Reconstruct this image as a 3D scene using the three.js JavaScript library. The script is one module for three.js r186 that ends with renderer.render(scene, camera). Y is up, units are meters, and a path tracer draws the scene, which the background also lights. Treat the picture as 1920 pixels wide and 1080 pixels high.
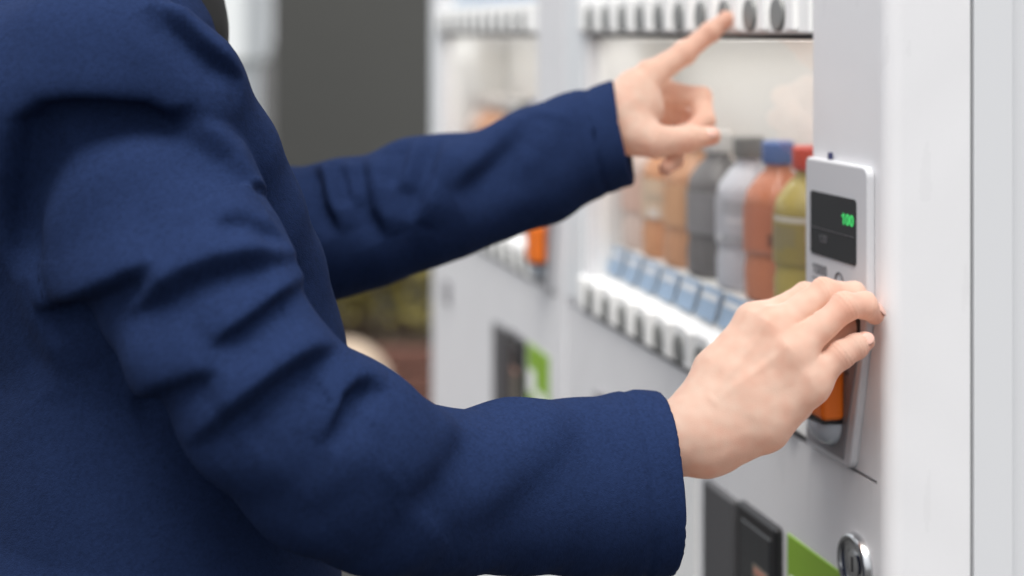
import * as THREE from 'three';
import { ImprovedNoise } from 'three/addons/math/ImprovedNoise.js';
import { RoundedBoxGeometry } from 'three/addons/geometries/RoundedBoxGeometry.js';
import { mergeGeometries } from 'three/addons/utils/BufferGeometryUtils.js';
import { TextGeometry } from 'three/addons/geometries/TextGeometry.js';
import { RectAreaLightUniformsLib } from 'three/addons/lights/RectAreaLightUniformsLib.js';
import { FontLoader } from 'three/addons/loaders/FontLoader.js';

// ------------------------------------------------------------------ camera, sky, sun, exposure
const scene = new THREE.Scene();
const EYE = 1.36, FOCAL = 2800;                       // eye height in metres; focal length in pixels of a 1920-wide picture
const camera = new THREE.PerspectiveCamera(2 * Math.atan(1020 / FOCAL) * 180 / Math.PI, 1920 / 2040, 0.05, 400);
camera.position.set(0, EYE, 0);
camera.lookAt(0, EYE, -1);
camera.setViewOffset(1920, 2040, 0, 960, 1920, 1080); // lens shifted down: the verticals stay upright
camera.focus = 1.05;
camera.userData.fStop = 2.4;
camera.updateProjectionMatrix();

const renderer = new THREE.WebGLRenderer({ antialias: true });
renderer.setSize(1024, 576);
renderer.toneMapping = THREE.LinearToneMapping;
renderer.toneMappingExposure = 1.54;
renderer.shadowMap.enabled = true;

{ // an even, bright overcast sky, a little brighter overhead
  const w = 64, h = 32, d = new Float32Array(w * h * 4);
  for (let j = 0; j < h; j++) {
    const el = ((j + 0.5) / h - 0.5) * Math.PI, s = Math.max(0, Math.sin(el));
    const L = 0.48 + 0.68 * s;
    for (let i = 0; i < w; i++) d.set([L * 0.97, L * 0.99, L * 1.03, 1], (j * w + i) * 4);
  }
  const sky = new THREE.DataTexture(d, w, h, THREE.RGBAFormat, THREE.FloatType);
  sky.mapping = THREE.EquirectangularReflectionMapping; sky.magFilter = THREE.LinearFilter; sky.needsUpdate = true;
  scene.background = sky; scene.environment = sky;
}
const sun = new THREE.DirectionalLight(new THREE.Color(1, 0.96, 0.9), 2.8);
sun.position.set(-0.4, 6, 2.4);
sun.castShadow = true; sun.shadow.radius = 60; sun.shadow.mapSize.set(2048, 2048);
Object.assign(sun.shadow.camera, { left: -6, right: 6, top: 6, bottom: -6, near: 0.1, far: 30 });
scene.add(sun, sun.target);

// ------------------------------------------------------------------ helpers
const V = (x, y, z) => new THREE.Vector3(x, y, z);
const at = (px, py, depth) => [(px - 960) / FOCAL * depth, EYE - (py - 60) / FOCAL * depth, -depth];
const TURN = 0.2650;                                  // the machines' fronts run 15.2 degrees off the line of sight
const ST = Math.sin(TURN), CT = Math.cos(TURN), OFF = 0.570;
const INTO = [CT, 0, -ST], ALONG = [-ST, 0, -CT];     // into the machines; along their fronts, away from the camera
const used = new Map();
function numbered(n) { const k = used.get(n) ?? 0; used.set(n, k + 1); return k ? `${n}_${String(k).padStart(3, '0')}` : n; }
function tag(o, label, category, group, kind) { Object.assign(o.userData, { label, category }); if (group) o.userData.group = group; if (kind) o.userData.kind = kind; return o; }
function mesh(name, geo, mat, parent, pos, rot) {
  const m = new THREE.Mesh(geo, mat); m.name = parent === scene ? numbered(name) : name; m.castShadow = m.receiveShadow = true;
  if (pos) m.position.set(...pos); if (rot) m.rotation.set(...rot);
  parent.add(m); return m;
}
function group(name, pos, ry = 0) { const g = new THREE.Group(); g.name = numbered(name); g.position.set(...pos); g.rotation.y = ry; scene.add(g); return g; }
const lin = (r, g, b) => new THREE.Color().setRGB(r, g, b);
const std = (c, roughness = 0.6, extra = {}) => new THREE.MeshStandardMaterial({ color: Array.isArray(c) ? lin(...c) : c, roughness, ...extra });
const phys = (c, roughness = 0.5, extra = {}) => new THREE.MeshPhysicalMaterial({ color: Array.isArray(c) ? lin(...c) : c, roughness, ...extra });
const box = (x0, x1, y0, y1, z0, z1) => new THREE.BoxGeometry(x1 - x0, y1 - y0, z1 - z0).translate((x0 + x1) / 2, (y0 + y1) / 2, (z0 + z1) / 2);
const rbox = (x0, x1, y0, y1, z0, z1, r = 0.003, s = 3) => new RoundedBoxGeometry(x1 - x0, y1 - y0, z1 - z0, s, r).translate((x0 + x1) / 2, (y0 + y1) / 2, (z0 + z1) / 2);
let seed = 7; const rnd = () => { seed = (seed * 1664525 + 1013904223) >>> 0; return seed / 4294967296; };
const perlin = new ImprovedNoise(), noise = (x, y, z) => perlin.noise(x + 31.7, y + 17.3, z + 9.1);
const font = await new FontLoader().loadAsync('fonts/droid/droid_sans_bold.typeface.json');
function noiseMap(size, lo, hi, fn) {                 // a tiling grey grain map
  const d = new Uint8Array(size * size * 4);
  for (let j = 0; j < size; j++) for (let i = 0; i < size; i++) {
    const v = Math.max(0, Math.min(255, Math.round(255 * (lo + (hi - lo) * fn(i / size, j / size)))));
    d.set([v, v, v, 255], (j * size + i) * 4);
  }
  const t = new THREE.DataTexture(d, size, size); t.wrapS = t.wrapT = THREE.RepeatWrapping; t.magFilter = THREE.LinearFilter; t.minFilter = THREE.LinearMipmapLinearFilter; t.generateMipmaps = true; t.needsUpdate = true;
  return t;
}
const speck = noiseMap(256, 0, 1, () => rnd());
const mottled = noiseMap(512, 0, 1, (u, v) => {
  let s = 0; for (const [f, a] of [[4, .5], [9, .3], [23, .2]]) s += a * (0.5 + 0.5 * noise(Math.cos(u * 6.2832) * f * .3, Math.sin(u * 6.2832) * f * .3 + Math.cos(v * 6.2832) * f * .3, Math.sin(v * 6.2832) * f * .3));
  return Math.min(1, Math.max(0, s + (rnd() - .5) * .12));
});
const heather = noiseMap(256, 0.62, 1, () => 0.35 * rnd() + 0.65 * Math.pow(rnd(), 0.6));
const grime = noiseMap(512, 0.90, 1, (u, v) => { const n = 0.5 + 0.5 * noise(Math.cos(u * 6.2832) * 2.2, Math.sin(u * 6.2832) * 2.2 + Math.cos(v * 6.2832) * 2.2, Math.sin(v * 6.2832) * 2.2), m = 0.5 + 0.5 * noise(u * 60, v * 9, 3.1); return Math.min(1, 0.35 + n * 0.55 + (m > 0.72 ? -0.25 : 0.1) + (rnd() - .5) * .08); });
const rep = (t, x, y = x) => { const c = t.clone(); c.repeat.set(x, y); c.needsUpdate = true; return c; };

// ------------------------------------------------------------------ materials
const M = {
  face: phys([0.74, 0.738, 0.755], 0.42, { map: rep(grime, 1.3), roughnessMap: rep(grime, 2), bumpMap: rep(speck, 30, 60), bumpScale: 0.00006 }),
  white: phys([0.90, 0.90, 0.89], 0.38),
  jamb: phys([0.74, 0.76, 0.78], 0.4),
  inner: std([0.84, 0.83, 0.80], 0.6),
  glass: phys([1, 1, 1], 0.015, { transmission: 1, thickness: 0, ior: 1.8 }),
  button: phys([0.20, 0.205, 0.20], 0.35),
  tagBlue: phys([0.30, 0.43, 0.60], 0.35),
  tagWhite: phys([0.8, 0.82, 0.84], 0.35),
  gap: std([0.02, 0.02, 0.022], 0.8),
  panel: phys([0.54, 0.545, 0.57], 0.36),
  recess: phys([0.22, 0.215, 0.23], 0.4),
  screen: phys([0.025, 0.027, 0.03], 0.12),
  led: std([0.02, 0.2, 0.05], 0.4, { emissive: lin(0.03, 0.34, 0.08), emissiveIntensity: 1 }),
  faint: std([0.10, 0.10, 0.11], 0.4),
  ink: std([0.09, 0.09, 0.10], 0.5),
  orange: phys([0.78, 0.17, 0.012], 0.3),
  clear: phys([0.50, 0.55, 0.61], 0.12, { clearcoat: 0.5, clearcoatRoughness: 0.05 }),
  dark: phys([0.075, 0.075, 0.08], 0.45),
  black: phys([0.012, 0.012, 0.014], 0.3),
  green: phys([0.24, 0.42, 0.035], 0.4),
  chrome: phys([0.62, 0.63, 0.64], 0.24, { metalness: 1 }),
  cabinet: phys([0.62, 0.63, 0.65], 0.45),
  lamp: std([0.9, 0.9, 0.88], 0.4, { emissive: lin(1, 0.97, 0.92), emissiveIntensity: 2 }),
  rubber: std([0.03, 0.03, 0.03], 0.8),
};

// ------------------------------------------------------------------ the setting
{
  const g = mesh('ground', new THREE.PlaneGeometry(300, 300).rotateX(-Math.PI / 2), std([0.065, 0.063, 0.062], 0.9, { map: rep(mottled, 60) }), scene);
  g.userData.kind = 'structure';
}
const wallMat = std([0.075, 0.073, 0.07], 0.75, { bumpMap: rep(mottled, 2), bumpScale: 0.004 });

// ------------------------------------------------------------------ vending machines
const W = 0.823, HT = 1.82, DOOR = 0.07;
const X = t => 1.015 + W / 2 - t;                     // distance along the front -> the machine's own x
const D = d => EYE - d;                               // drop below the eye -> height
const wx0 = X(1.745), wx1 = X(1.139);                 // window sides
function planProfile(x0, x1, z0, z1, rl, rr) {        // plan outline, round at its front corners, to be raised
  const s = new THREE.Shape(); // shape x = x, shape y = -z
  s.moveTo(x0, -z0); s.lineTo(x1, -z0); s.lineTo(x1, -z1 + rr);
  if (rr) s.absarc(x1 - rr, -z1 + rr, rr, 0, -Math.PI / 2, true); else s.lineTo(x1, -z1);
  s.lineTo(x0 + rl, -z1);
  if (rl) s.absarc(x0 + rl, -z1 + rl, rl, -Math.PI / 2, -Math.PI, true);
  s.closePath(); return s;
}
function raised(x0, x1, z0, z1, y0, y1, rl = 0, rr = 0) {
  const g = new THREE.ExtrudeGeometry(planProfile(x0, x1, z0, z1, rl, rr), { depth: y1 - y0, bevelEnabled: false, curveSegments: 10 });
  g.rotateX(-Math.PI / 2); // (x, y, z) -> (x, z, -y)
  g.translate(0, y0, 0); return g;
}
function ovalPad(rx, ry, depth) {
  const s = new THREE.Shape(); s.absellipse(0, 0, rx, ry, 0, Math.PI * 2);
  return new THREE.ExtrudeGeometry(s, { depth, bevelEnabled: true, bevelSize: 0.002, bevelThickness: 0.002, bevelSegments: 2, curveSegments: 14 });
}
function roundRect(x0, x1, y0, y1, r) {
  const s = new THREE.Shape();
  s.moveTo(x0 + r, y0); s.lineTo(x1 - r, y0); s.absarc(x1 - r, y0 + r, r, -Math.PI / 2, 0); s.lineTo(x1, y1 - r); s.absarc(x1 - r, y1 - r, r, 0, Math.PI / 2);
  s.lineTo(x0 + r, y1); s.absarc(x0 + r, y1 - r, r, Math.PI / 2, Math.PI); s.lineTo(x0, y0 + r); s.absarc(x0 + r, y0 + r, r, Math.PI, Math.PI * 1.5);
  return s;
}
const ext = (s, depth, b = 0.0015) => new THREE.ExtrudeGeometry(s, { depth, bevelEnabled: b > 0, bevelSize: b, bevelThickness: b, bevelSegments: 3, curveSegments: 8 });

RectAreaLightUniformsLib.init();
const LAMP = 12;
function makeMachine() {
  const t = group('vending_machine', [0, 0, 0]);
  const split = D(0.346), topWin = D(-0.40), R = 0.013, hw = W / 2, ex = hw - 0.017;
  // upper door: frame round the window; lower door panel under a 3 mm joint
  mesh('door_frame', mergeGeometries([
    raised(ex, hw, -DOOR, 0, 0.10, HT, 0, R), raised(wx1, ex, -DOOR, 0, split + 0.0015, HT), raised(-hw, wx0, -DOOR, 0, split + 0.0015, HT, R, 0),
    box(wx0, wx1, topWin, HT, -DOOR, 0).toNonIndexed(),
  ].map(g => { const q = g.index ? g.toNonIndexed() : g; return q; })), M.face, t);
  mesh('lower_door', raised(-hw, ex, -DOOR, 0, 0.10, split - 0.0015, R, 0), M.face, t);
  mesh('door_joint', box(-hw + 0.006, ex - 0.001, split - 0.0015, split + 0.0015, -DOOR + 0.004, -0.005), M.gap, t);
  mesh('left_jamb_trim', rbox(-hw + 0.014, wx0 - 0.012, split + 0.01, HT - 0.02, -0.002, 0.004, 0.0025), M.jamb, t);
  // cabinet behind the door: a flange, then the body a little narrower
  const ring = new THREE.Shape(); ring.moveTo(-hw, 0.10); ring.lineTo(hw, 0.10); ring.lineTo(hw, HT); ring.lineTo(-hw, HT); ring.closePath();
  const hole = new THREE.Path(); hole.moveTo(wx0 - 0.02, split); hole.lineTo(wx0 - 0.02, topWin + 0.02); hole.lineTo(wx1 + 0.02, topWin + 0.02); hole.lineTo(wx1 + 0.02, split); hole.closePath(); ring.holes.push(hole);
  mesh('door_gasket', ext(ring, 0.0026, 0).translate(0, 0, -DOOR - 0.0029).scale(0.994, 1, 1), std([0.30, 0.31, 0.32], 0.7), t);
  mesh('cabinet_flange', ext(ring, 0.032, 0.0008).translate(0, 0, -DOOR - 0.0362), M.cabinet, t);
  mesh('cabinet_body', rbox(-hw + 0.010, hw - 0.010, 0.08, HT - 0.004, -0.68, -0.145, 0.006), M.cabinet, t);
  for (const s of [-1, 1]) mesh('cabinet_side', box(s < 0 ? -hw + 0.010 : hw - 0.022, s < 0 ? -hw + 0.022 : hw - 0.010, 0.11, HT - 0.01, -0.147, -DOOR - 0.038), M.cabinet, t);
  for (const sx of [-1, 1]) for (const z of [-0.6, -0.14]) mesh('foot', new THREE.CylinderGeometry(0.025, 0.03, 0.085, 12).translate(sx * 0.34, 0.0425, z), M.rubber, t);
  // showcase behind the glass
  mesh('showcase_back', box(wx0 - 0.015, wx1 + 0.015, split + 0.002, topWin + 0.015, -0.125, -0.118), M.inner, t);
  mesh('showcase_side', box(wx0 - 0.0145, wx0 - 0.001, split + 0.003, topWin, -0.1175, -DOOR - 0.0005), M.inner, t);
  mesh('showcase_side', box(wx1 + 0.001, wx1 + 0.0145, split + 0.003, topWin, -0.1175, -DOOR - 0.0005), M.inner, t);
  mesh('showcase_lining', box(wx0 + 0.0005, wx0 + 0.0025, split + 0.003, topWin - 0.001, -DOOR, -0.014), M.white, t);
  for (const [base] of [[D(0.346)], [D(0.006)]]) {
    const y0 = base, y1 = base + 0.046;
    const strip = mesh('button_strip', rbox(wx0 + 0.003, wx1 - 0.001, y0 + 0.004, y1, -0.03, 0.003, 0.003), M.white, t);
    mesh('strip_gasket', box(wx0 + 0.003, wx1 - 0.002, y0 - 0.0005, y0 + 0.004, -0.03, -0.002), M.gap, strip);
    const pad = ovalPad(0.0115, 0.0135, 0.0018), fin = rbox(-0.0085, 0.0085, y0 + 0.006, y1 - 0.001, -0.001, 0.0075, 0.0032);
    for (let k = 0; k < 10; k++) {
      const x = X(1.199 + k * 0.0583);
      mesh('button', pad, M.button, strip, [x, y0 + 0.0215, 0.0026]);
      mesh('button_divider', fin, M.white, strip, [x - 0.02915, 0, 0.0002]);
    }
    mesh('button_divider', fin, M.white, strip, [X(1.199) + 0.02915, 0, 0.0002]);
    // tag rail and ledge above
    mesh('tag_rail', box(wx0 + 0.004, wx1 - 0.002, y1 - 0.004, y1 + 0.004, -0.06, -0.028), M.inner, t);
    const tg = rbox(-0.024, 0.024, 0, 0.034, -0.001, 0.001, 0.0009), tp = box(-0.02, 0.02, 0.021, 0.027, 0.0011, 0.0016);
    for (let k = 0; k < 10; k++) {
      const p = mesh('price_tag', tg, M.tagBlue, t, [X(1.199 + k * 0.0583), y1 + 0.0042, -0.0235], [-0.32, 0, 0]);
      mesh('tag_print', tp, M.tagWhite, p);
    }
    mesh('display_ledge', rbox(wx0 + 0.003, wx1 + 0.001, y1 + 0.030, y1 + 0.037, -0.1178, -0.036, 0.002), M.inner, t);
    mesh('ledge_front', box(wx0 + 0.004, wx1, y1 + 0.004, y1 + 0.0305, -0.042, -0.0395), M.inner, t);
    mesh('glass_pane', new THREE.PlaneGeometry(wx1 - wx0 - 0.002, (base < 1.2 ? D(0.006) : topWin) - y1 - 0.0006).translate((wx0 + wx1) / 2, (y1 + (base < 1.2 ? D(0.006) : topWin)) / 2, -0.0115), M.glass, t);
  }
  // the showcase lamp: a slim tube along the front edge, behind the upper button strip
  mesh('showcase_lamp', new THREE.CylinderGeometry(0.005, 0.005, 0.56, 12).rotateZ(Math.PI / 2).translate((wx0 + wx1) / 2, D(0.006) + 0.004, -0.045), M.lamp, t);
  const lampLight = new THREE.RectAreaLight(lin(1, 0.97, 0.92), LAMP, 0.55, 0.01); lampLight.name = 'showcase_light';
  lampLight.position.set((wx0 + wx1) / 2, D(0.006) - 0.0025, -0.045); lampLight.userData.down = 1; lampLight.rotation.x = -Math.PI / 2; t.add(lampLight);
  // payment panel, narrowing towards its foot
  const ps = new THREE.Shape(), px0 = X(1.137), px1 = X(1.036), pt = D(0.106), pb = D(0.342);
  ps.moveTo(px0 + 0.004, pb); ps.lineTo(px1 - 0.034, pb); ps.quadraticCurveTo(px1 - 0.028, pb, px1 - 0.0265, pb + 0.006);
  ps.quadraticCurveTo(px1 - 0.012, pb + 0.07, px1, pb + 0.125); ps.lineTo(px1, pt - 0.007); ps.quadraticCurveTo(px1, pt, px1 - 0.007, pt);
  ps.lineTo(px0 + 0.004, pt); ps.quadraticCurveTo(px0, pt, px0, pt - 0.004); ps.lineTo(px0, pb + 0.004); ps.quadraticCurveTo(px0, pb, px0 + 0.004, pb);
  const panel = mesh('payment_panel', ext(ps, 0.003, 0.0022), M.panel, t, [0, 0, 0.002]);
  const fz = 0.0072;                                  // face of the panel
  mesh('display_screen', ext(roundRect(X(1.128), X(1.051), D(0.182), D(0.131), 0.003), 0.0006, 0.0003).translate(0, 0, fz), M.screen, panel, [0, 0, -0.002]);
  const text = (s, size, x, y, z, mat, name) => { const g = new TextGeometry(s, { font, size, depth: 0.0003, curveSegments: 3 }); g.translate(x, y, z); return mesh(name, g, mat, panel, [0, 0, -0.002]); };
  text('100', 0.0088, X(1.0735), D(0.1520), fz + 0.0010, M.led, 'display_digits');
  mesh('display_line', box(X(1.126), X(1.053), D(0.1605), D(0.1600), fz + 0.001, fz + 0.0013), M.faint, panel, [0, 0, -0.002]);
  text('120', 0.006, X(1.112), D(0.171), fz + 0.0010, M.faint, 'display_small_digits');
  text('1000', 0.0085, X(1.126), D(0.1985), fz, M.ink, 'printed_value');
  mesh('printed_arrow', new THREE.TorusGeometry(0.0062, 0.0009, 6, 24, Math.PI * 1.6).translate(X(1.079), D(0.198), fz), M.ink, panel, [0, 0, -0.002]);
  mesh('printed_rule', box(X(1.126), X(1.095), D(0.2025), D(0.2015), fz, fz + 0.0003), M.ink, panel, [0, 0, -0.002]);
  mesh('coin_slot', ext(roundRect(X(1.075), X(1.045), D(0.236), D(0.222), 0.002), 0.0010, 0.0003).translate(0, 0, fz), M.black, panel, [0, 0, -0.002]);
  const low = new THREE.Shape(); low.moveTo(X(1.134), D(0.338)); low.lineTo(X(1.072), D(0.338)); low.quadraticCurveTo(X(1.062), D(0.30), X(1.046), D(0.243)); low.lineTo(X(1.134), D(0.243)); low.closePath();
  mesh('inlet_plate', ext(low, 0.0006, 0.0004).translate(0, 0, fz), M.recess, panel, [0, 0, -0.002]);
  mesh('note_inlet', rbox(X(1.107), X(1.068), D(0.307), D(0.256), fz, fz + 0.020, 0.005), M.orange, panel, [0, 0, -0.002]);
  mesh('note_slot', box(X(1.104), X(1.071), D(0.3095), D(0.3065), fz, fz + 0.018), M.black, panel, [0, 0, -0.002]);
  const scoop = new THREE.SphereGeometry(0.021, 18, 10, 0, Math.PI * 2, Math.PI / 2, Math.PI / 2).scale(1, 1.0, 0.9);
  mesh('clear_scoop', scoop.translate(X(1.094), D(0.311), fz), M.clear, panel, [0, 0, -0.002]);
  for (const [a, b] of [[1.079, 0.322], [1.064, 0.268]]) mesh('screw', new THREE.CylinderGeometry(0.002, 0.002, 0.001, 10).rotateX(Math.PI / 2).translate(X(a), D(b), fz + 0.001), M.ink, panel, [0, 0, -0.002]);
  mesh('latch_peg', rbox(X(1.106), X(1.103), D(0.104), D(0.098), 0, 0.004, 0.001), std([0.03, 0.035, 0.10], 0.5), t);
  // fittings on the lower door
  mesh('card_reader', rbox(X(1.366), X(1.293), D(0.60), D(0.438), -0.004, 0.006, 0.004), M.dark, t);
  const fr = mesh('note_reader', rbox(X(1.283), X(1.197), D(0.60), D(0.434), -0.004, 0.007, 0.004), M.black, t);
  mesh('reader_window', rbox(X(1.270), X(1.206), D(0.59), D(0.446), 0.004, 0.0085, 0.002), M.screen, fr);
  mesh('reader_sticker', box(X(1.240), X(1.208), D(0.58), D(0.478), 0.0086, 0.0092), std([0.30, 0.27, 0.22], 0.5, { map: rep(mottled, 3) }), fr);
  mesh('reader_sticker', box(X(1.236), X(1.213), D(0.486), D(0.480), 0.0093, 0.0098), std([0.42, 0.20, 0.15], 0.5), fr);
  const gl = mesh('green_label', rbox(X(1.186), X(1.082), D(0.53), D(0.434), -0.002, 0.0015, 0.001), M.green, t);
  mesh('label_print', box(X(1.180), X(1.146), D(0.50), D(0.468), 0.0016, 0.002), M.white, gl);
  mesh('label_print', box(X(1.140), X(1.096), D(0.515), D(0.49), 0.0016, 0.002), M.white, gl);
  const lk = mesh('lock', new THREE.LatheGeometry([[0, 0.005], [0.010, 0.005], [0.0105, 0.003], [0.0175, 0.003], [0.019, 0.006], [0.0215, 0.007], [0.0235, 0.005], [0.024, 0]].map(p => new THREE.Vector2(...p)), 40).rotateX(Math.PI / 2).translate(X(1.062), D(0.418), 0), M.chrome, t);
  mesh('keyhole', box(X(1.062) - 0.001, X(1.062) + 0.001, D(0.424), D(0.412), 0.005, 0.0055), M.black, lk);
  mesh('white_plate', rbox(X(1.60), X(1.39), D(0.66), D(0.425), -0.002, 0.003, 0.002), M.white, t);
  mesh('small_latch', rbox(X(1.700), X(1.676), D(0.47), D(0.428), -0.002, 0.008, 0.003), M.recess, t);
  mesh('plate_mark', new THREE.CylinderGeometry(0.007, 0.007, 0.002, 14).rotateX(Math.PI / 2).translate(X(1.47), D(0.545), 0.003), M.dark, t);
  mesh('delivery_flap', rbox(-0.30, 0.20, 0.24, 0.42, -0.004, 0.010, 0.006), M.dark, t);
  mesh('kick_plate', box(-hw + 0.012, hw - 0.012, 0.05, 0.0995, -0.05, -0.03), M.dark, t);
  return t;
}
const machineTurn = -(Math.PI / 2 - TURN);
function onFront(t, y, out) { return [OFF * INTO[0] + t * ALONG[0] - out * INTO[0], y, OFF * INTO[2] + t * ALONG[2] - out * INTO[2]]; }
const PITCH = 0.828;
const near = makeMachine();
near.position.set(...onFront(1.015 + W / 2, 0, 0)); near.rotation.y = machineTurn;
tag(near, 'light grey vending machine whose payment panel and buttons the two hands are touching', 'vending machine', 'vending machines side by side');
const far = near.clone(); for (const n of ['lock', 'white_plate', 'plate_mark']) far.remove(far.getObjectByName(n));
far.name = numbered('vending_machine'); scene.add(far);
far.position.set(...onFront(1.015 + PITCH + W / 2, 0, 0));
tag(far, 'light grey vending machine standing between the touched machine and the dark wall', 'vending machine', 'vending machines side by side');

// bottles standing in the showcases
const bottleGeo = (() => {
  const body = new THREE.LatheGeometry([[0, 0], [0.021, 0], [0.0245, 0.004], [0.025, 0.03], [0.0235, 0.04], [0.0245, 0.05], [0.0248, 0.094], [0.023, 0.105], [0.015, 0.119], [0.0098, 0.125], [0.0098, 0.139], [0, 0.139]].map(p => new THREE.Vector2(...p)), 28);
  const label = new THREE.LatheGeometry([[0.0251, 0.046], [0.0256, 0.047], [0.0258, 0.090], [0.0252, 0.091]].map(p => new THREE.Vector2(...p)), 28);
  const cap = new THREE.LatheGeometry([[0.0105, 0.131], [0.0122, 0.1315], [0.0122, 0.150], [0.011, 0.1525], [0, 0.1525]].map(p => new THREE.Vector2(...p)), 24);
  const can = new THREE.LatheGeometry([[0, 0], [0.021, 0], [0.0262, 0.008], [0.0262, 0.100], [0.022, 0.112], [0.0215, 0.1145], [0, 0.1125]].map(p => new THREE.Vector2(...p)), 28);
  const band = new THREE.LatheGeometry([[0.0263, 0.03], [0.0267, 0.031], [0.0267, 0.075], [0.0263, 0.076]].map(p => new THREE.Vector2(...p)), 28);
  const lid = new THREE.LatheGeometry([[0.0205, 0.1135], [0.0222, 0.1146], [0.022, 0.118], [0.0205, 0.1185], [0.0195, 0.116], [0, 0.116]].map(p => new THREE.Vector2(...p)), 24);
  return { bottle: [body, label, cap], can: [can, band, lid] };
})();
function printMap(c, k) {                             // printed label: bars and blocks of lettering in a few inks
  const w = 64, h = 64, d = new Uint8Array(w * h * 4); let sd = k * 977 + 13; const r = () => { sd = (sd * 1103515245 + 12345) & 0x7fffffff; return sd / 0x7fffffff; };
  const to = v => Math.round(255 * Math.pow(Math.min(1, Math.max(0, v)), 1 / 2.2)), inks = [c, c.map(v => v * 0.35), c.map(v => 0.5 + v * 0.45), [0.75, 0.72, 0.66], c.map(v => v * 0.7 + 0.06)];
  for (let i = 0; i < w * h; i++) d.set([...c.map(to), 255], i * 4);
  for (let b = 0; b < 26; b++) {
    const ink = inks[Math.floor(r() * inks.length)], x0 = Math.floor(r() * w), y0 = Math.floor(r() * h), ww = 3 + Math.floor(r() * 12), hh = 2 + Math.floor(r() * 9);
    for (let y = y0; y < Math.min(h, y0 + hh); y++) for (let x = x0; x < x0 + ww; x++) d.set([...ink.map(to), 255], (y * w + x % w) * 4);
  }
  const t = new THREE.DataTexture(d, w, h); t.colorSpace = THREE.SRGBColorSpace; t.wrapS = THREE.RepeatWrapping; t.magFilter = THREE.LinearFilter; t.needsUpdate = true; return t;
}
const drinks = [ // distance from the right end, kind, body, label, cap, words
  [1.712, 'bottle', [.78, .62, .54], [.80, .55, .45], [.75, .70, .66], 'pink and cream bottle'],
  [1.641, 'bottle', [.72, .34, .16], [.80, .60, .42], [.78, .74, .70], 'orange tan bottle with a cream label'],
  [1.570, 'bottle', [.66, .33, .17], [.74, .40, .20], [.72, .66, .62], 'tan bottle with an orange label'],
  [1.500, 'bottle', [.16, .15, .15], [.26, .25, .26], [.70, .68, .66], 'dark grey bottle'],
  [1.420, 'bottle', [.62, .63, .68], [.56, .57, .62], [.19, .19, .18], 'pale silver bottle with a dark grey cap'],
  [1.350, 'bottle', [.62, .22, .11], [.60, .20, .10], [.08, .16, .42], 'orange red bottle with a blue cap'],
  [1.282, 'bottle', [.46, .37, .09], [.34, .27, .07], [.62, .07, .05], 'olive yellow bottle with a red cap'],
  [1.212, 'bottle', [.34, .22, .17], [.58, .25, .10], [.58, .10, .06], 'brown bottle with a red cap'],
];
const labelMats = {};
for (const [off, where] of [[0, 'behind the glass of the touched vending machine'], [PITCH, 'in the vending machine by the dark wall']]) {
  for (const [t, kind, cb, cl, cc, words] of drinks) {
    const g = group(kind === 'can' ? 'drink_can' : 'drink_bottle', onFront(t + off, D(0.346) + 0.046 + 0.037, -0.068), rnd() * 6);
    const [b, l, c] = bottleGeo[kind]; g.scale.set(1.34, 1.02, 1.34);
    mesh(kind === 'can' ? 'can_body' : 'bottle_body', b, phys(cb, 0.22), g);
    mesh(kind === 'can' ? 'band' : 'label', l, (labelMats[words] ??= phys([1, 1, 1], 0.35, { map: printMap(cl, Object.keys(labelMats).length + 1) })), g);
    mesh(kind === 'can' ? 'lid' : 'cap', c, phys(cc, 0.4), g);
    tag(g, `${words} ${where}`, kind, off ? 'drinks in the farther showcase' : 'drinks in the touched showcase');
  }
}

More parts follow.
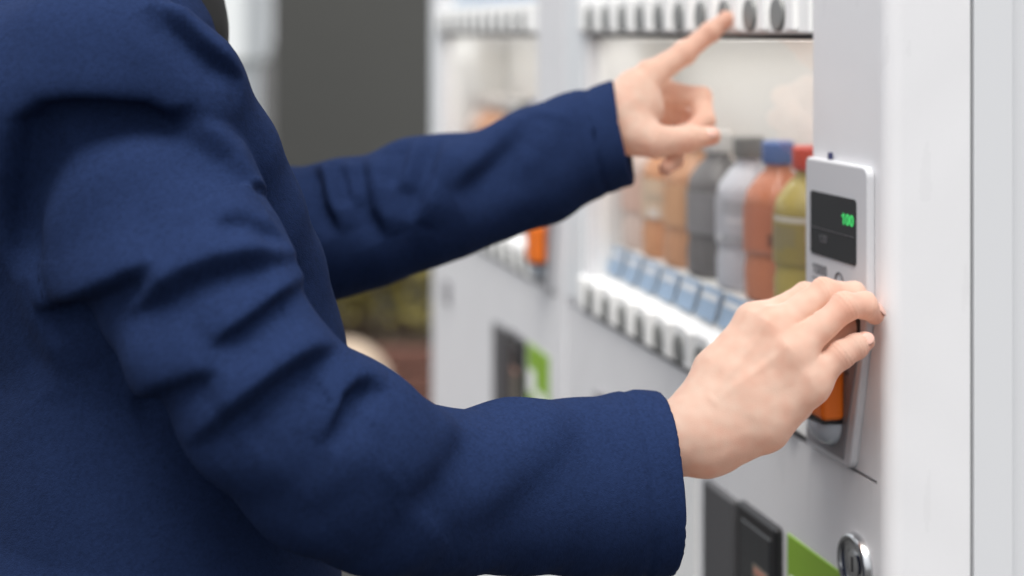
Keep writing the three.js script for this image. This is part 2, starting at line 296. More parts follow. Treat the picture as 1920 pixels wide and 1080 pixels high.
// ------------------------------------------------------------------ what stands behind
{
  // dark clad wall
  const wall = group('dark_wall', [0, 0, 0]);
  const zW = -7.2, x0 = -1.16, x1 = 0.6;
  mesh('wall_core', box(x0 + 0.02, x1, 0, 4.2, zW - 0.3, zW - 0.03), wallMat, wall);
  const pw = 0.88, ph = 2.04;
  for (let j = 0; j < 2; j++) for (let i = 0; i < 2; i++) mesh('cladding_panel', rbox(x0 + i * pw + 0.004, x0 + (i + 1) * pw - 0.004, 0.06 + j * ph + 0.004, 0.06 + (j + 1) * ph - 0.004, zW - 0.032, zW, 0.004), std([0.064 + rnd() * .006, 0.063 + rnd() * .004, 0.061], 0.7, { bumpMap: rep(mottled, 2), bumpScale: 0.003 }), wall);
  tag(wall, 'dark grey clad wall standing beyond the vending machines', 'wall');
  // white pillar
  const p = group('white_pillar', [...at(308, 0, 5.6)].map((v, i) => i === 1 ? 0 : v));
  mesh('shaft', rbox(-0.30, 0.322, 0, 1.245, -0.25, 0.25, 0.02), std([0.72, 0.75, 0.76], 0.7, { bumpMap: rep(mottled, 2), bumpScale: 0.002 }), p);
  mesh('capital', rbox(-0.34, 0.352, 1.246, 3.6, -0.28, 0.28, 0.02), std([0.74, 0.77, 0.78], 0.7, { bumpMap: rep(mottled, 2), bumpScale: 0.002 }), p);
  tag(p, 'white pillar in front of the dark wall, wider above shoulder height', 'pillar');
  // brick planter with an olive hedge
  const pl = group('brick_planter', [-0.78, 0, -5.0]);
  mesh('planter_core', box(-0.69, 0.69, 0, 0.335, -0.29, 0.29), std([0.30, 0.27, 0.24], 0.9), pl);
  const brick = rbox(-0.105, 0.105, 0, 0.065, -0.02, 0.02, 0.005, 2), bm = [[.20, .085, .06], [.24, .10, .07], [.17, .075, .055]].map(c => std(c, 0.9, { bumpMap: rep(speck, 1), bumpScale: 0.002 }));
  for (let r = 0; r < 5; r++) for (let k = 0; k < 7; k++) {
    const x = -0.62 + k * 0.22 + (r % 2) * 0.08; if (x > 0.62) continue;
    mesh('brick', brick, bm[Math.floor(rnd() * 3)], pl, [x - 0.02, 0.002 + r * 0.075, 0.298]);
  }
  mesh('soil', box(-0.66, 0.66, 0.335, 0.36, -0.27, 0.27), std([0.06, 0.04, 0.03], 1), pl);
  tag(pl, 'reddish brick planter under the olive hedge', 'planter');
  const N = 4200, leaf = new THREE.BufferGeometry();
  leaf.setAttribute('position', new THREE.Float32BufferAttribute([0, 0, 0, .011, .018, .004, 0, .044, 0, -.011, .018, .004], 3)); leaf.setIndex([0, 1, 2, 0, 2, 3]); leaf.computeVertexNormals();
  const hedge = group('hedge', [-0.78, 0.36, -5.0]);
  const inst = new THREE.InstancedMesh(leaf, phys([1, 1, 1], 0.7, { side: THREE.DoubleSide, transmission: 0.3, thickness: 0 }), N);
  inst.name = 'foliage'; inst.userData.kind = 'stuff'; inst.castShadow = inst.receiveShadow = true;
  const m4 = new THREE.Matrix4(), q = new THREE.Quaternion(), e = new THREE.Euler(), c = new THREE.Color();
  for (let i = 0; i < N; i++) {
    const x = (rnd() - .5) * 1.36, z = (rnd() - .5) * 0.62, top = 0.33 + 0.05 * noise(x * 4, 0, z * 4), y = 0.02 + Math.sqrt(rnd()) * top;
    e.set(rnd() * 6, rnd() * 6, rnd() * 6); q.setFromEuler(e); const s = 0.8 + rnd() * 0.9;
    m4.compose(V(x, y, z), q, V(s, s, s)); inst.setMatrixAt(i, m4);
    const w = rnd(); c.setRGB(0.20 + w * 0.07, 0.165 + w * 0.06, 0.03 + w * 0.01); inst.setColorAt(i, c);
  }
  hedge.add(inst);
  for (let i = 0; i < 9; i++) mesh('stem', new THREE.CylinderGeometry(0.008, 0.013, 0.28, 6).translate(0, 0.13, 0), std([0.09, 0.06, 0.035], 0.9), hedge, [-0.56 + i * 0.14, 0, (rnd() - .5) * .25], [(rnd() - .5) * .2, 0, (rnd() - .5) * .2]);
  tag(hedge, 'clipped olive green hedge growing in the brick planter', 'hedge');
  // pale round stone
  const sg = new THREE.IcosahedronGeometry(0.15, 5), sp = sg.attributes.position;
  for (let i = 0; i < sp.count; i++) { const v = V().fromBufferAttribute(sp, i); const k = 1 + 0.05 * noise(v.x * 9, v.y * 9, v.z * 9); sp.setXYZ(i, v.x * k, v.y * k * 1.05, v.z * k); }
  sg.computeVertexNormals();
  const post = group('stone_ball_bollard', [at(640, 740, 4.2)[0], 0, -4.2]);
  mesh('stone_ball', sg, std([0.46, 0.36, 0.27], 0.85, { bumpMap: rep(speck, 3), bumpScale: 0.002 }), post, [0, 0.34, 0]);
  mesh('post', new THREE.CylinderGeometry(0.075, 0.095, 0.22, 20).translate(0, 0.11, 0), std([0.40, 0.33, 0.26], 0.85), post);
  tag(post, 'beige stone ball bollard in front of the brick planter', 'bollard');
}

// ------------------------------------------------------------------ the person: signed distances, meshed
const smin = (a, b, k) => { const h = Math.max(k - Math.abs(a - b), 0) / k; return Math.min(a, b) - h * h * k * 0.25; };
const smax = (a, b, k) => -smin(-a, -b, k);
function segDist(x, y, z, a, b) {                     // tapered capsule: a, b = [x, y, z, radius]
  const dx = b[0] - a[0], dy = b[1] - a[1], dz = b[2] - a[2], px = x - a[0], py = y - a[1], pz = z - a[2];
  const l = dx * dx + dy * dy + dz * dz, h = l ? Math.min(1, Math.max(0, (px * dx + py * dy + pz * dz) / l)) : 0;
  return Math.hypot(px - dx * h, py - dy * h, pz - dz * h) - (a[3] + (b[3] - a[3]) * h);
}
function chain(x, y, z, c, k) { let d = 1e9; for (let i = 0; i + 1 < c.length; i++) { const s = segDist(x, y, z, c[i], c[i + 1]); d = k ? smin(d, s, k) : Math.min(d, s); } return d; }
function surface(f, lo, hi, cell, reach = 1.5) {      // surface nets on a narrow band, then pulled onto the field
  const n = [0, 1, 2].map(i => Math.ceil((hi[i] - lo[i]) / cell) + 2), [nx, ny, nz] = n, B = 6;
  const val = new Float32Array(nx * ny * nz).fill(NaN), id = (i, j, k) => i + nx * (j + ny * k), act = [];
  for (let bk = 0; bk < nz - 1; bk += B) for (let bj = 0; bj < ny - 1; bj += B) for (let bi = 0; bi < nx - 1; bi += B) {
    const d = f(lo[0] + (bi + B / 2) * cell, lo[1] + (bj + B / 2) * cell, lo[2] + (bk + B / 2) * cell);
    if (Math.abs(d) > B * cell * 0.87 * reach) continue;
    act.push([bi, bj, bk]);
    for (let k = bk; k <= Math.min(bk + B, nz - 1); k++) for (let j = bj; j <= Math.min(bj + B, ny - 1); j++) for (let i = bi; i <= Math.min(bi + B, nx - 1); i++) {
      const q = id(i, j, k); if (val[q] !== val[q]) val[q] = f(lo[0] + i * cell, lo[1] + j * cell, lo[2] + k * cell);
    }
  }
  const vid = new Map(), P = [], cor = [];
  for (let c = 0; c < 8; c++) cor.push([c & 1, (c >> 1) & 1, c >> 2]);
  const edges = []; for (let a = 0; a < 8; a++) for (const s of [1, 2, 4]) if (!(a & s)) edges.push([a, a | s]);
  const cells = [];
  for (const [bi, bj, bk] of act) for (let k = bk; k < Math.min(bk + B, nz - 1); k++) for (let j = bj; j < Math.min(bj + B, ny - 1); j++) for (let i = bi; i < Math.min(bi + B, nx - 1); i++) {
    const v = cor.map(c => val[id(i + c[0], j + c[1], k + c[2])]); let neg = 0, bad = false;
    for (const w of v) { if (w !== w) bad = true; if (w < 0) neg++; }
    if (bad || !neg || neg === 8) continue;
    let sx = 0, sy = 0, sz = 0, m = 0;
    for (const [a, b] of edges) if ((v[a] < 0) !== (v[b] < 0)) { const t = v[a] / (v[a] - v[b]); sx += cor[a][0] + t * (cor[b][0] - cor[a][0]); sy += cor[a][1] + t * (cor[b][1] - cor[a][1]); sz += cor[a][2] + t * (cor[b][2] - cor[a][2]); m++; }
    vid.set(id(i, j, k), P.length / 3); P.push(lo[0] + (i + sx / m) * cell, lo[1] + (j + sy / m) * cell, lo[2] + (k + sz / m) * cell); cells.push([i, j, k]);
  }
  const I = [], quad = (a, b, c, d, flip) => { if (a === undefined || b === undefined || c === undefined || d === undefined) return; flip ? I.push(a, c, b, a, d, c) : I.push(a, b, c, a, c, d); };
  for (const [i, j, k] of cells) {
    const v0 = val[id(i, j, k)] < 0, g = (a, b, c) => vid.get(id(i + a, j + b, k + c));
    if (j > 0 && k > 0 && v0 !== (val[id(i + 1, j, k)] < 0)) quad(g(0, -1, -1), g(0, 0, -1), g(0, 0, 0), g(0, -1, 0), !v0);
    if (i > 0 && k > 0 && v0 !== (val[id(i, j + 1, k)] < 0)) quad(g(-1, 0, -1), g(-1, 0, 0), g(0, 0, 0), g(0, 0, -1), !v0);
    if (i > 0 && j > 0 && v0 !== (val[id(i, j, k + 1)] < 0)) quad(g(-1, -1, 0), g(0, -1, 0), g(0, 0, 0), g(-1, 0, 0), !v0);
  }
  const N = new Float32Array(P.length), UV = new Float32Array(P.length / 3 * 2), e = cell * 0.35;
  for (let q = 0; q < P.length; q += 3) {
    let x = P[q], y = P[q + 1], z = P[q + 2], gx, gy, gz, l;
    for (let it = 0; it < 2; it++) {
      gx = (f(x + e, y, z) - f(x - e, y, z)) / (2 * e); gy = (f(x, y + e, z) - f(x, y - e, z)) / (2 * e); gz = (f(x, y, z + e) - f(x, y, z - e)) / (2 * e);
      l = gx * gx + gy * gy + gz * gz || 1;
      if (it === 0) { let s = f(x, y, z) / l; s = Math.max(-cell * 0.5, Math.min(cell * 0.5, s * 0.9)); x -= gx * s; y -= gy * s; z -= gz * s; }
    }
    l = Math.sqrt(l); P[q] = x; P[q + 1] = y; P[q + 2] = z; N[q] = gx / l; N[q + 1] = gy / l; N[q + 2] = gz / l;
    UV[q / 3 * 2] = x * INTO[0] + z * INTO[2]; UV[q / 3 * 2 + 1] = y + (x * ALONG[0] + z * ALONG[2]) * 0.6;
  }
  const geo = new THREE.BufferGeometry();
  geo.setAttribute('position', new THREE.Float32BufferAttribute(P, 3)); geo.setAttribute('normal', new THREE.BufferAttribute(N, 3)); geo.setAttribute('uv', new THREE.BufferAttribute(UV, 2)); geo.setIndex(I);
  return geo;
}
const J = (px, py, z, mm) => [...at(px, py, z), mm / 1000];           // a joint: picture column and row, metres away, radius in mm
const JP = (px, py, z, rp) => [...at(px, py, z), rp / FOCAL * z];     // the same with the radius as seen

// -- torso, in the person's own frame (forward = into the machine)
const CX = -0.3025, CZ = -1.154;
const torsoTable = [ // height, half depth, half width, centre forward
  [0.74, .150, .200, .010], [0.86, .150, .195, .020], [1.00, .136, .178, .034], [1.11, .136, .182, .034], [1.20, .134, .188, .010], [1.27, .127, .186, -.012],
  [1.325, .114, .170, -.025], [1.365, .103, .138, -.031], [1.40, .095, .105, -.034], [1.44, .088, .088, -.030], [1.475, .080, .080, -.022],
];
function torso(x, y, z) {
  let i = 0; while (i < torsoTable.length - 2 && y > torsoTable[i + 1][0]) i++;
  const A = torsoTable[i], Bq = torsoTable[i + 1], t = Math.min(1, Math.max(0, (y - A[0]) / (Bq[0] - A[0]))), u = t * t * (3 - 2 * t) * 0.5 + t * 0.5;
  const a = A[1] + (Bq[1] - A[1]) * u, b = A[2] + (Bq[2] - A[2]) * u, c = A[3] + (Bq[3] - A[3]) * u;
  const dx = x - CX, dz = z - CZ, f = dx * INTO[0] + dz * INTO[2] - c, s = dx * ALONG[0] + dz * ALONG[2];
  const k1 = Math.hypot(f / a, s / b), k2 = Math.hypot(f / (a * a), s / (b * b)) || 1e-6;
  let d = k1 < 1e-5 ? -Math.min(a, b) : k1 * (k1 - 1) / k2;
  d = Math.max(d * 0.8, torsoTable[0][0] - y, y - torsoTable[torsoTable.length - 1][0]);
  return d;
}
// -- sleeves
const nearSleeve = [JP(255, 338, 1.008, 192), JP(290, 408, .986, 204), JP(340, 497, .968, 194), JP(404, 602, .945, 178), JP(498, 755, .94, 170), JP(618, 850, .96, 182), JP(715, 908, .985, 164), JP(800, 924, 1.01, 150), JP(872, 930, 1.03, 146), JP(960, 915, 1.055, 157), JP(1100, 914, 1.085, 158), JP(1190, 908, 1.105, 166), JP(1300, 906, 1.13, 170)];
const farSleeve = [JP(230, 330, 1.33, 135), JP(420, 430, 1.33, 135), JP(590, 440, 1.325, 124), JP(650, 422, 1.325, 124), JP(700, 417, 1.325, 116), JP(790, 380, 1.33, 121), JP(850, 366, 1.335, 114), JP(915, 352, 1.34, 98), JP(1010, 312, 1.35, 107), JP(1090, 274, 1.355, 100), JP(1175, 246, 1.365, 97), JP(1240, 226, 1.37, 97)];
const flat = (c, s) => c.map(p => [p[0], p[1], p[2] * s, p[3]]);
const NS = 1.3, nearFlat = flat(nearSleeve, NS), farFlat = flat(farSleeve, 1.12);
// the cuffs: cut squarely across the sleeve, hollow inside
const cuffN = { o: at(1248, 908, 1.115), n: [0.965, 0.045, -0.20] }, cuffF = { o: at(1171, 247, 1.362), n: [0.95, 0.20, 0.12] };
for (const c of [cuffN, cuffF]) { const l = Math.hypot(...c.n); c.n = c.n.map(v => v / l); }
const plane = (x, y, z, c) => (x - c.o[0]) * c.n[0] + (y - c.o[1]) * c.n[1] + (z - c.o[2]) * c.n[2];
function sleeveN(x, y, z) {
  let d = chain(x, y, z * NS, nearFlat, 0.010);
  const p = plane(x, y, z, cuffN);
  d = smax(d, p, 0.004);
  if (p > -0.04) d = smax(d, -Math.max(chain(x, y, z * NS, nearFlat, 0.010) + 0.011, -p - 0.02), 0.004);
  return d;
}
function sleeveF(x, y, z) {
  const q = chain(x, y, z * 1.12, farFlat, 0.010), p = plane(x, y, z, cuffF);
  let d = smax(q, p, 0.004);
  if (p > -0.04) d = smax(d, -Math.max(q + 0.009, -p - 0.02), 0.004);
  return d;
}
const shoulderPad = flat([JP(-80, 360, 1.05, 120), JP(30, 175, .998, 116), JP(140, 102, .980, 106), JP(255, 102, .984, 98), JP(350, 168, .998, 90), JP(418, 285, 1.03, 78), JP(472, 400, 1.06, 66), JP(508, 520, 1.09, 58), JP(530, 650, 1.11, 50), JP(530, 800, 1.12, 46)], 1.15);
const jacketBase = (x, y, z) => smin(smin(smin(torso(x, y, z), chain(x, y, z * 1.15, shoulderPad, 0.03), 0.05), sleeveN(x, y, z), 0.005), sleeveF(x, y, z), 0.008);
function onJacket(px, py) {                           // where the sight line through a picture point meets the cloth
  const d = at(px, py, 1), l = Math.hypot(d[0], d[1] - EYE, d[2]), u = [d[0] / l, (d[1] - EYE) / l, d[2] / l];
  let s = 0.7; for (let i = 0; i < 160; i++) { const v = jacketBase(u[0] * s, EYE + u[1] * s, u[2] * s); if (v < 0.0004) break; s += v * 0.55; if (s > 2) return null; }
  return [u[0] * s, EYE + u[1] * s, u[2] * s];
}
// folds: [height mm, crease half width mm, reach mm, points, side]: cloth stands up on one side of the line (above it, or to its right for side = 1) and sinks on the other
const folds = [
  [12, 5, 26, [[20, 520], [26, 400], [34, 300], [46, 225], [85, 194], [140, 185], [205, 186], [275, 193], [330, 222], [380, 256], [428, 292], [468, 337], [500, 397]]],
  [7, 5, 18, [[395, 416], [455, 418], [530, 450]]],
  [15, 4, 30, [[215, 600], [290, 556], [345, 524], [395, 504], [450, 492], [510, 486], [590, 480]]],
  [12, 4, 26, [[70, 580], [165, 557], [225, 531], [300, 494]]],
  [12, 4, 22, [[390, 655], [450, 614], [490, 585], [530, 555], [610, 505]]],
  [15, 4, 31, [[700, 640], [640, 648], [585, 668], [545, 692], [500, 725], [460, 757], [420, 790], [320, 865]]],
  [10, 4, 16, [[606, 840], [636, 780], [650, 744], [668, 724], [690, 718], [730, 735]]],
  [7, 5, 22, [[235, 752], [325, 723], [415, 688]]],
  [6, 14, 50, [[1120, 750], [1040, 850], [960, 930], [860, 1010]]],
  [6, 11, 36, [[870, 755], [850, 820], [820, 880], [760, 950]]],
  [4, 14, 40, [[720, 860], [640, 920], [540, 970]]],
  [13, 3, 15, [[296, 4], [330, 40], [372, 82], [415, 118], [470, 160]]],
  [9, 4, 15, [[586, 296], [602, 330], [612, 380], [640, 440]], 1], [7, 4, 14, [[632, 290], [650, 330], [664, 390]], 1], [9, 5, 18, [[676, 280], [690, 330], [700, 390], [726, 450]], 1],
  [10, 5, 22, [[846, 232], [824, 290], [806, 340], [776, 420]], 1], [6, 5, 18, [[770, 262], [758, 310], [740, 360]], 1], [10, 7, 30, [[1010, 185], [955, 262], [905, 310], [840, 362]]],
  [4, 12, 36, [[1090, 180], [1040, 270], [960, 352]]],
  [5, 14, 50, [[10, 470], [50, 600], [120, 720]]],
].map(([h, a, L, pts, side]) => {
  const dense = []; pts.forEach((p, i) => { if (i) for (const t of [0.25, 0.5, 0.75]) dense.push([pts[i - 1][0] + (p[0] - pts[i - 1][0]) * t, pts[i - 1][1] + (p[1] - pts[i - 1][1]) * t]); dense.push(p); });
  const q = dense.map(p => onJacket(...p)).filter(Boolean);
  const kept = q.filter((p, i) => !i || Math.hypot(p[0] - q[i - 1][0], p[1] - q[i - 1][1], p[2] - q[i - 1][2]) < 0.05);
  const up = kept.map((p, i) => {
    const b = kept[Math.min(i + 1, kept.length - 1)], c = kept[Math.max(i - 1, 0)], t = V(b[0] - c[0], b[1] - c[1], b[2] - c[2]).normalize(), e = 0.004, [x, y, z] = p;
    const n = V(jacketBase(x + e, y, z) - jacketBase(x - e, y, z), jacketBase(x, y + e, z) - jacketBase(x, y - e, z), jacketBase(x, y, z + e) - jacketBase(x, y, z - e)).normalize();
    const s = n.cross(t).normalize(); if ((side ? s.x : s.y) < 0) s.negate(); return [s.x, s.y, s.z];
  });
  const pad = L * 0.0026, lo = [0, 1, 2].map(i => Math.min(...kept.map(p => p[i])) - pad), hi = [0, 1, 2].map(i => Math.max(...kept.map(p => p[i])) + pad);
  return { h: h / 1000, a: a / 1000, L: L / 1000, q: kept, up, lo, hi };
}).filter(f => f.q.length > 2);
function foldAt(f, x, y, z) {
  let best = 1e9, bi = 0, bh = 0;
  for (let i = 0; i + 1 < f.q.length; i++) {
    const a = f.q[i], b = f.q[i + 1], dx = b[0] - a[0], dy = b[1] - a[1], dz = b[2] - a[2], px = x - a[0], py = y - a[1], pz = z - a[2], l = dx * dx + dy * dy + dz * dz || 1e-9;
    const h = Math.min(1, Math.max(0, (px * dx + py * dy + pz * dz) / l)), ex = px - dx * h, ey = py - dy * h, ez = pz - dz * h, d = ex * ex + ey * ey + ez * ez;
    if (d < best) { best = d; bi = i; bh = h; }
  }
  const a = f.q[bi], b = f.q[bi + 1], u0 = f.up[bi], u1 = f.up[bi + 1], w = k => u0[k] + (u1[k] - u0[k]) * bh, c = k => a[k] + (b[k] - a[k]) * bh;
  const v = (x - c(0)) * w(0) + (y - c(1)) * w(1) + (z - c(2)) * w(2), dist = Math.sqrt(best), t = (bi + bh) / (f.q.length - 1);
  const env = Math.min(1, Math.sin(Math.PI * Math.min(1, Math.max(0, t))) * 1.5), r = dist / f.L;
  return f.h * env * Math.tanh(v / f.a) * Math.exp(-r * r * 0.9) * (v < 0 ? 1 : 0.9);
}
function jacket(x, y, z) {
  let d = jacketBase(x, y, z);
  if (d > 0.05 || d < -0.05) return d;
  for (const f of folds) {
    if (x < f.lo[0] || x > f.hi[0] || y < f.lo[1] || y > f.hi[1] || z < f.lo[2] || z > f.hi[2]) continue;
    d -= foldAt(f, x, y, z);
  }
  if (x > -0.02) { const p = (plane(x, y, z, y < 1.15 ? cuffN : cuffF) + 0.026) / 0.0035; if (Math.abs(p) < 4) d += 0.0016 * Math.exp(-p * p); }   // hem seam
  return d + 0.0026 * noise(x * 11, y * 11, z * 11) + 0.0007 * noise(x * 34, y * 26, z * 34);
}
// -- hands
const nearHand = {
  palm: [
    [J(1215, 840, 1.10, 26), J(1300, 815, 1.107, 27), J(1390, 760, 1.118, 25)],
    [J(1300, 800, 1.105, 22), J(1350, 700, 1.122, 20), J(1416, 606, 1.134, 13)],
    [J(1320, 800, 1.105, 22), J(1385, 715, 1.113, 20), J(1448, 618, 1.118, 14)],
    [J(1330, 820, 1.104, 22), J(1410, 750, 1.106, 21), J(1484, 664, 1.106, 14)],
    [J(1330, 838, 1.104, 20), J(1430, 790, 1.104, 22), J(1516, 720, 1.102, 14)],
    [J(1400, 770, 1.120, 26), J(1470, 740, 1.128, 24)],
    [J(1416, 606, 1.134, 13), J(1448, 620, 1.118, 13), J(1484, 664, 1.106, 13.5), J(1516, 720, 1.102, 13)],
  ],
  fingers: [
    [J(1416, 606, 1.134, 12), J(1512, 556, 1.150, 10), J(1572, 560, 1.160, 8.6), J(1606, 580, 1.163, 7.6)],
    [J(1448, 618, 1.118, 12.5), J(1546, 549, 1.132, 10.6), J(1600, 553, 1.140, 9.2), J(1630, 582, 1.143, 7.8)],
    [J(1484, 664, 1.106, 12.5), J(1586, 574, 1.113, 9.8), J(1622, 572, 1.122, 8.8), J(1640, 590, 1.130, 7.4)],
    [J(1516, 720, 1.102, 12), J(1578, 664, 1.106, 9.0), J(1604, 650, 1.110, 8.2), J(1622, 640, 1.114, 7.2)],
    [J(1390, 760, 1.135, 17), J(1480, 700, 1.158, 13), J(1550, 640, 1.166, 10.5), J(1594, 612, 1.166, 8.4)],
  ],
};
const farHand = {
  palm: [
    [J(1110, 246, 1.362, 24), J(1165, 228, 1.366, 25), J(1200, 205, 1.370, 22)],
    [J(1166, 196, 1.366, 21), J(1190, 168, 1.374, 18), J(1220, 143, 1.382, 12.5)],
    [J(1168, 212, 1.376, 20), J(1198, 186, 1.394, 17), J(1236, 172, 1.412, 12)],
    [J(1168, 226, 1.384, 20), J(1198, 208, 1.408, 16), J(1236, 200, 1.428, 12)],
    [J(1168, 240, 1.388, 19), J(1196, 230, 1.412, 15), J(1226, 228, 1.436, 11)],
    [J(1174, 232, 1.358, 21), J(1196, 254, 1.348, 18)],
  ],
  fingers: [
    [J(1220, 143, 1.382, 13), J(1284, 99, 1.388, 10.4), J(1332, 60, 1.392, 8.8), J(1363, 35, 1.394, 7.2)],
    [J(1236, 172, 1.412, 12), J(1314, 184, 1.404, 10), J(1322, 226, 1.386, 8.8), J(1298, 242, 1.376, 7.6)],
    [J(1236, 200, 1.428, 12), J(1288, 226, 1.424, 9.6), J(1288, 262, 1.400, 8.6), J(1262, 268, 1.388, 7.4)],
    [J(1226, 228, 1.436, 11), J(1272, 266, 1.420, 8.8), J(1264, 300, 1.404, 7.8), J(1248, 316, 1.392, 6.6)],
    [J(1194, 252, 1.350, 18), J(1228, 266, 1.340, 14), J(1290, 260, 1.340, 11.2), J(1334, 255, 1.344, 8.4)],
  ],
};
function creases(x, y, z, c) {                        // skin wrinkles across the two outer joints
  let o = 0;
  for (const j of [1, 2]) {
    const p = c[j], a = c[j - 1], b = c[j + 1], tx = b[0] - a[0], ty = b[1] - a[1], tz = b[2] - a[2], l = Math.hypot(tx, ty, tz);
    const s = ((x - p[0]) * tx + (y - p[1]) * ty + (z - p[2]) * tz) / l, far = Math.hypot(x - p[0], y - p[1], z - p[2]);
    if (far < 0.02) o += 0.00016 * Math.cos(s * 1900) * Math.exp(-(s * s) / 0.000022) - 0.0007 * Math.exp(-(s * s) / 0.00004);
  }
  return o;
}
function tendons(h, x, y, z) {                        // tendons raised along the back of the hand, knuckles at their ends
  if (!h.back) return 0; const [bx, by, bz] = h.back.n; let o = 0;
  for (const c of h.fingers.slice(0, 4)) {
    const a = h.back.o, b = c[0], dx = b[0] - a[0], dy = b[1] - a[1], dz = b[2] - a[2], px = x - a[0], py = y - a[1], pz = z - a[2];
    const t = Math.min(1, Math.max(0.12, (px * dx + py * dy + pz * dz) / (dx * dx + dy * dy + dz * dz)));
    let ex = px - dx * t, ey = py - dy * t, ez = pz - dz * t; const w = ex * bx + ey * by + ez * bz; if (w < 0) continue;
    ex -= w * bx; ey -= w * by; ez -= w * bz; const q = ex * ex + ey * ey + ez * ez;
    o += 0.0013 * Math.exp(-q / 0.000011) * Math.min(1, (1.05 - t) * 4) * Math.min(1, t * 2) + 0.0022 * Math.exp(-(q + (1 - t) * (1 - t) * 0.006) / 0.00005);
  }
  return Math.min(o, 0.0028);
}
const backN = V(-0.42, 0.42, 0.80).normalize(), backF = V(-0.45, 0.80, 0.40).normalize();
nearHand.back = { o: at(1335, 775, 1.10), n: [backN.x, backN.y, backN.z] }; farHand.back = { o: at(1160, 200, 1.37), n: [backF.x, backF.y, backF.z] };
const handField = h => (x, y, z) => {
  let p = 1e9; for (const c of h.palm) p = smin(p, chain(x, y, z, c, 0.004), 0.012);
  let fg = 1e9; for (const c of h.fingers) { let d = chain(x, y, z, c, 0.004); if (d < 0.006 && d > -0.006) d += creases(x, y, z, c); fg = smin(fg, d, 0.0016); }
  const hd = smin(p, fg, 0.008); return (Math.abs(hd) < 0.008 ? hd - tendons(h, x, y, z) : hd) + 0.0005 * noise(x * 90, y * 90, z * 90);
};
function bounds(chains, pad) {
  const lo = [1e9, 1e9, 1e9], hi = [-1e9, -1e9, -1e9];
  for (const c of chains) for (const p of c) for (let i = 0; i < 3; i++) { lo[i] = Math.min(lo[i], p[i] - p[3] - pad); hi[i] = Math.max(hi[i], p[i] + p[3] + pad); }
  return [lo, hi];
}
const handGeo = h => surface(handField(h), ...bounds([...h.palm, ...h.fingers], 0.008), 0.0014);
// -- person frame: forward, up, left
const F = (f, y, s) => [CX + f * INTO[0] + s * ALONG[0], y, CZ + f * INTO[2] + s * ALONG[2]];
const FR = (f, y, s, mm) => [...F(f, y, s), mm / 1000];
const core = [
  [FR(0.02, 0.92, 0, 100), FR(0.0, 1.10, 0, 95), FR(-0.01, 1.28, 0, 85), FR(-0.02, 1.38, 0, 60)],
  [FR(-0.02, 1.38, 0, 55), FR(0.0, 1.47, 0, 52), FR(0.02, 1.56, 0, 55)],
  [FR(-0.02, 1.33, -0.05, 45), ...nearSleeve.slice(0, 11).map(p => [p[0], p[1], p[2] - 0.008, 0.019]), [...at(1230, 838, 1.10), 0.024]],
  [FR(-0.02, 1.33, 0.05, 45), ...farSleeve.slice(0, 9).map(p => [p[0], p[1], p[2] - 0.006, 0.019]), [...at(1120, 244, 1.362), 0.023]],
  [FR(0.02, 0.90, -0.09, 80), FR(0.03, 0.50, -0.10, 52), FR(0.0, 0.09, -0.10, 36), FR(0.10, 0.045, -0.11, 28)],
  [FR(0.02, 0.90, 0.09, 80), FR(0.03, 0.50, 0.10, 52), FR(0.0, 0.09, 0.10, 36), FR(0.10, 0.045, 0.11, 28)],
];
const headField = (x, y, z) => {
  const dx = x - CX, dz = z - CZ, f = dx * INTO[0] + dz * INTO[2] - 0.035, s = dx * ALONG[0] + dz * ALONG[2], h = y - 1.60;
  const ell = (cf, ch, cs, a, b, c) => { const q = Math.hypot((f - cf) / a, (h - ch) / b, (Math.abs(s) - cs) / c); return (q - 1) * Math.min(a, b, c); };
  let d = smin(ell(-0.005, 0.03, 0, .092, .085, .074), ell(0.03, -0.045, 0, .058, .068, .054), 0.04);
  d = smin(d, ell(0.088, -0.018, 0, .020, .022, .012), 0.02);         // nose
  d = smin(d, ell(0.082, -0.062, 0, .010, .010, .022), 0.012);        // lips
  d = smax(d, -ell(0.092, 0.012, 0.031, .016, .012, .016), 0.02);     // eye sockets
  d = smin(d, ell(0.070, 0.010, 0.031, .013, .011, .013), 0.006);
  d = smin(d, ell(-0.01, -0.005, 0.074, .018, .030, .010), 0.008);    // ears
  d = smin(d, segDist(x, y, z, FR(0.0, 1.44, 0, 52), FR(0.02, 1.55, 0, 54)), 0.03);
  return d;
};
const hairField = (x, y, z) => {
  const dx = x - CX, dz = z - CZ, f = dx * INTO[0] + dz * INTO[2] - 0.035, s = dx * ALONG[0] + dz * ALONG[2], h = y - 1.60;
  let d = (Math.hypot((f + 0.012) / .100, (h - 0.035) / .097, s / .086) - 1) * 0.085;
  d = smin(d, (Math.hypot((f + 0.055) / .055, (h + 0.03) / .085, s / .072) - 1) * 0.05, 0.03);
  d = smax(d, f - 0.075 + Math.max(0, 0.045 - h) * 1.1, 0.01);
  return d + 0.003 * noise(x * 60, y * 8, z * 60);
};
const skin = phys([1, 1, 1], 0.96, { vertexColors: true, transmission: 0.55, thickness: 0, specularIntensity: 0.4, clearcoat: 0.22, clearcoatRoughness: 0.45, bumpMap: rep(speck, 16), bumpScale: 0.00012 });
const cloth = phys([0.0135, 0.0262, 0.077], 0.9, { map: rep(heather, 2.6), specularIntensity: 0.12, bumpMap: rep(speck, 11), bumpScale: 0.00022 });
const person = group('person', [CX, 0, CZ]);
const local = g => g.translate(-CX, 0, -CZ);
const coarse = (x, y, z) => { let d = 1e9; for (const c of core) d = smin(d, chain(x, y, z, c, 0.02), 0.03); return d; };
const bodyGeo = mergeGeometries([
  surface(coarse, ...bounds(core, 0.03), 0.013), handGeo(nearHand), handGeo(farHand),
  surface(headField, ...bounds([[FR(0.03, 1.46, 0, 60), FR(0.03, 1.62, 0, 130)]], 0.02), 0.0042),
]);
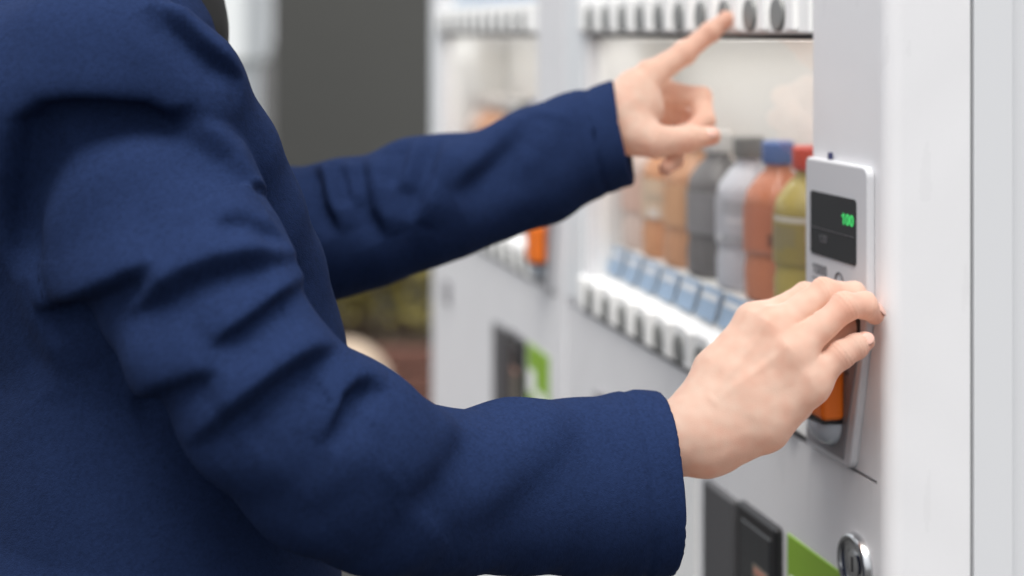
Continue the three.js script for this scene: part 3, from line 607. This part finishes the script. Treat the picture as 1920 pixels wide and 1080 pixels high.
{ // skin tone: warmer over knuckles and finger ends, faint blotches
  const p = bodyGeo.attributes.position, col = new Float32Array(p.count * 3), red = [];
  for (const h of [nearHand, farHand]) for (const c of h.fingers) for (const [j, w] of [[0, .5], [1, .7], [2, .4], [3, 1]]) red.push([...c[j].slice(0, 3), w]);
  for (let i = 0; i < p.count; i++) {
    const x = p.getX(i), y = p.getY(i), z = p.getZ(i); let r = 0;
    for (const q of red) { const d = (x - q[0]) ** 2 + (y - q[1]) ** 2 + (z - q[2]) ** 2; if (d < 0.0009) r = Math.max(r, q[3] * Math.exp(-d / 0.00016)); }
    const b = noise(x * 45, y * 45, z * 45) * 0.5 + noise(x * 130, y * 130, z * 130) * 0.5, k = 0.55 * r + 0.6 * b;
    col.set([0.81 - 0.03 * k, 0.585 - 0.16 * k, 0.475 - 0.16 * k], i * 3);
  }
  bodyGeo.setAttribute('color', new THREE.BufferAttribute(col, 3));
}
const body = mesh('body', local(bodyGeo), skin, person);
// nails
{
  const nail = new THREE.SphereGeometry(1, 14, 10).scale(0.0050, 0.0062, 0.0014), nm = phys([0.56, 0.33, 0.27], 0.34);
  const put = (h, k, up) => {
    const c = h.fingers[k], a = V(...c[2].slice(0, 3)), b = V(...c[3].slice(0, 3)), dir = b.clone().sub(a).normalize(), u = V(...up); u.addScaledVector(dir, -u.dot(dir)).normalize();
    const o = mesh('fingernail', nail, nm, body); const pos = b.clone().addScaledVector(dir, -0.0015).addScaledVector(u, c[3][3] - 0.0004);
    o.position.set(pos.x - CX, pos.y, pos.z - CZ); o.quaternion.setFromRotationMatrix(new THREE.Matrix4().makeBasis(V().crossVectors(dir, u), dir, u));
  };
  put(nearHand, 0, [0.3, 1, 0.2]); put(nearHand, 1, [0.4, 1, 0.4]); put(nearHand, 2, [0.5, 0.8, 0.6]); put(nearHand, 3, [0.2, 0.6, 0.9]); put(nearHand, 4, [-0.5, 0.6, -0.4]);
  put(farHand, 0, [-0.5, 0.8, -0.4]); put(farHand, 4, [0, 0.5, 1]);
}
const jacketMesh = mesh('jacket', local(surface(jacket, [-0.75, 0.72, -1.62], [0.36, 1.50, -0.76], 0.0036, 1.9)), cloth, person);
jacketMesh.userData.label = 'navy blue long sleeved jacket with creased sleeves';
const shirtGeo = surface((x, y, z) => chain(x, y, z, [FR(0.018, 1.22, 0, 62), FR(0.012, 1.36, 0, 68), FR(0.004, 1.44, 0, 66)], 0.01), ...F(0, 0, 0).map(() => 0) && [[CX - .2, 1.12, CZ - .2], [CX + .2, 1.53, CZ + .2]], 0.007);
mesh('shirt', local(shirtGeo), std([0.010, 0.010, 0.010], 0.9), person);
mesh('hair', local(surface(hairField, [CX - .18, 1.42, CZ - .18], [CX + .2, 1.78, CZ + .18], 0.005)), std([0.012, 0.010, 0.009], 0.5), person);
const legs = [
  [FR(0.02, 0.96, 0, 120), FR(0.02, 0.86, -0.06, 125), FR(0.03, 0.50, -0.10, 82), FR(0.0, 0.07, -0.10, 66)],
  [FR(0.02, 0.96, 0, 120), FR(0.02, 0.86, 0.06, 125), FR(0.03, 0.50, 0.10, 82), FR(0.0, 0.07, 0.10, 66)],
];
mesh('trousers', local(surface((x, y, z) => Math.max(smin(chain(x, y, z, legs[0], 0.03), chain(x, y, z, legs[1], 0.03), 0.02) + 0.004 * noise(x * 12, y * 9, z * 12), 0.06 - y), ...bounds(legs, 0.02), 0.012)), std([0.016, 0.018, 0.026], 0.9), person);
for (const s of [-1, 1]) mesh('shoe', local(surface((x, y, z) => Math.max(chain(x, y, z, [FR(-0.05, 0.05, s * 0.10, 45), FR(0.05, 0.05, s * 0.105, 46), FR(0.15, 0.035, s * 0.11, 36)], 0.02), 0.001 - y), ...bounds([[FR(-0.05, 0.05, s * 0.1, 60), FR(0.17, 0.04, s * 0.11, 60)]], 0.01), 0.008)), std([0.015, 0.013, 0.012], 0.4), person);
tag(person, 'person in a navy jacket pressing a drink button and reaching to the payment panel', 'person');

scene.traverse(o => { if (o.isMesh) { o.castShadow = true; o.receiveShadow = true; } });
renderer.render(scene, camera);
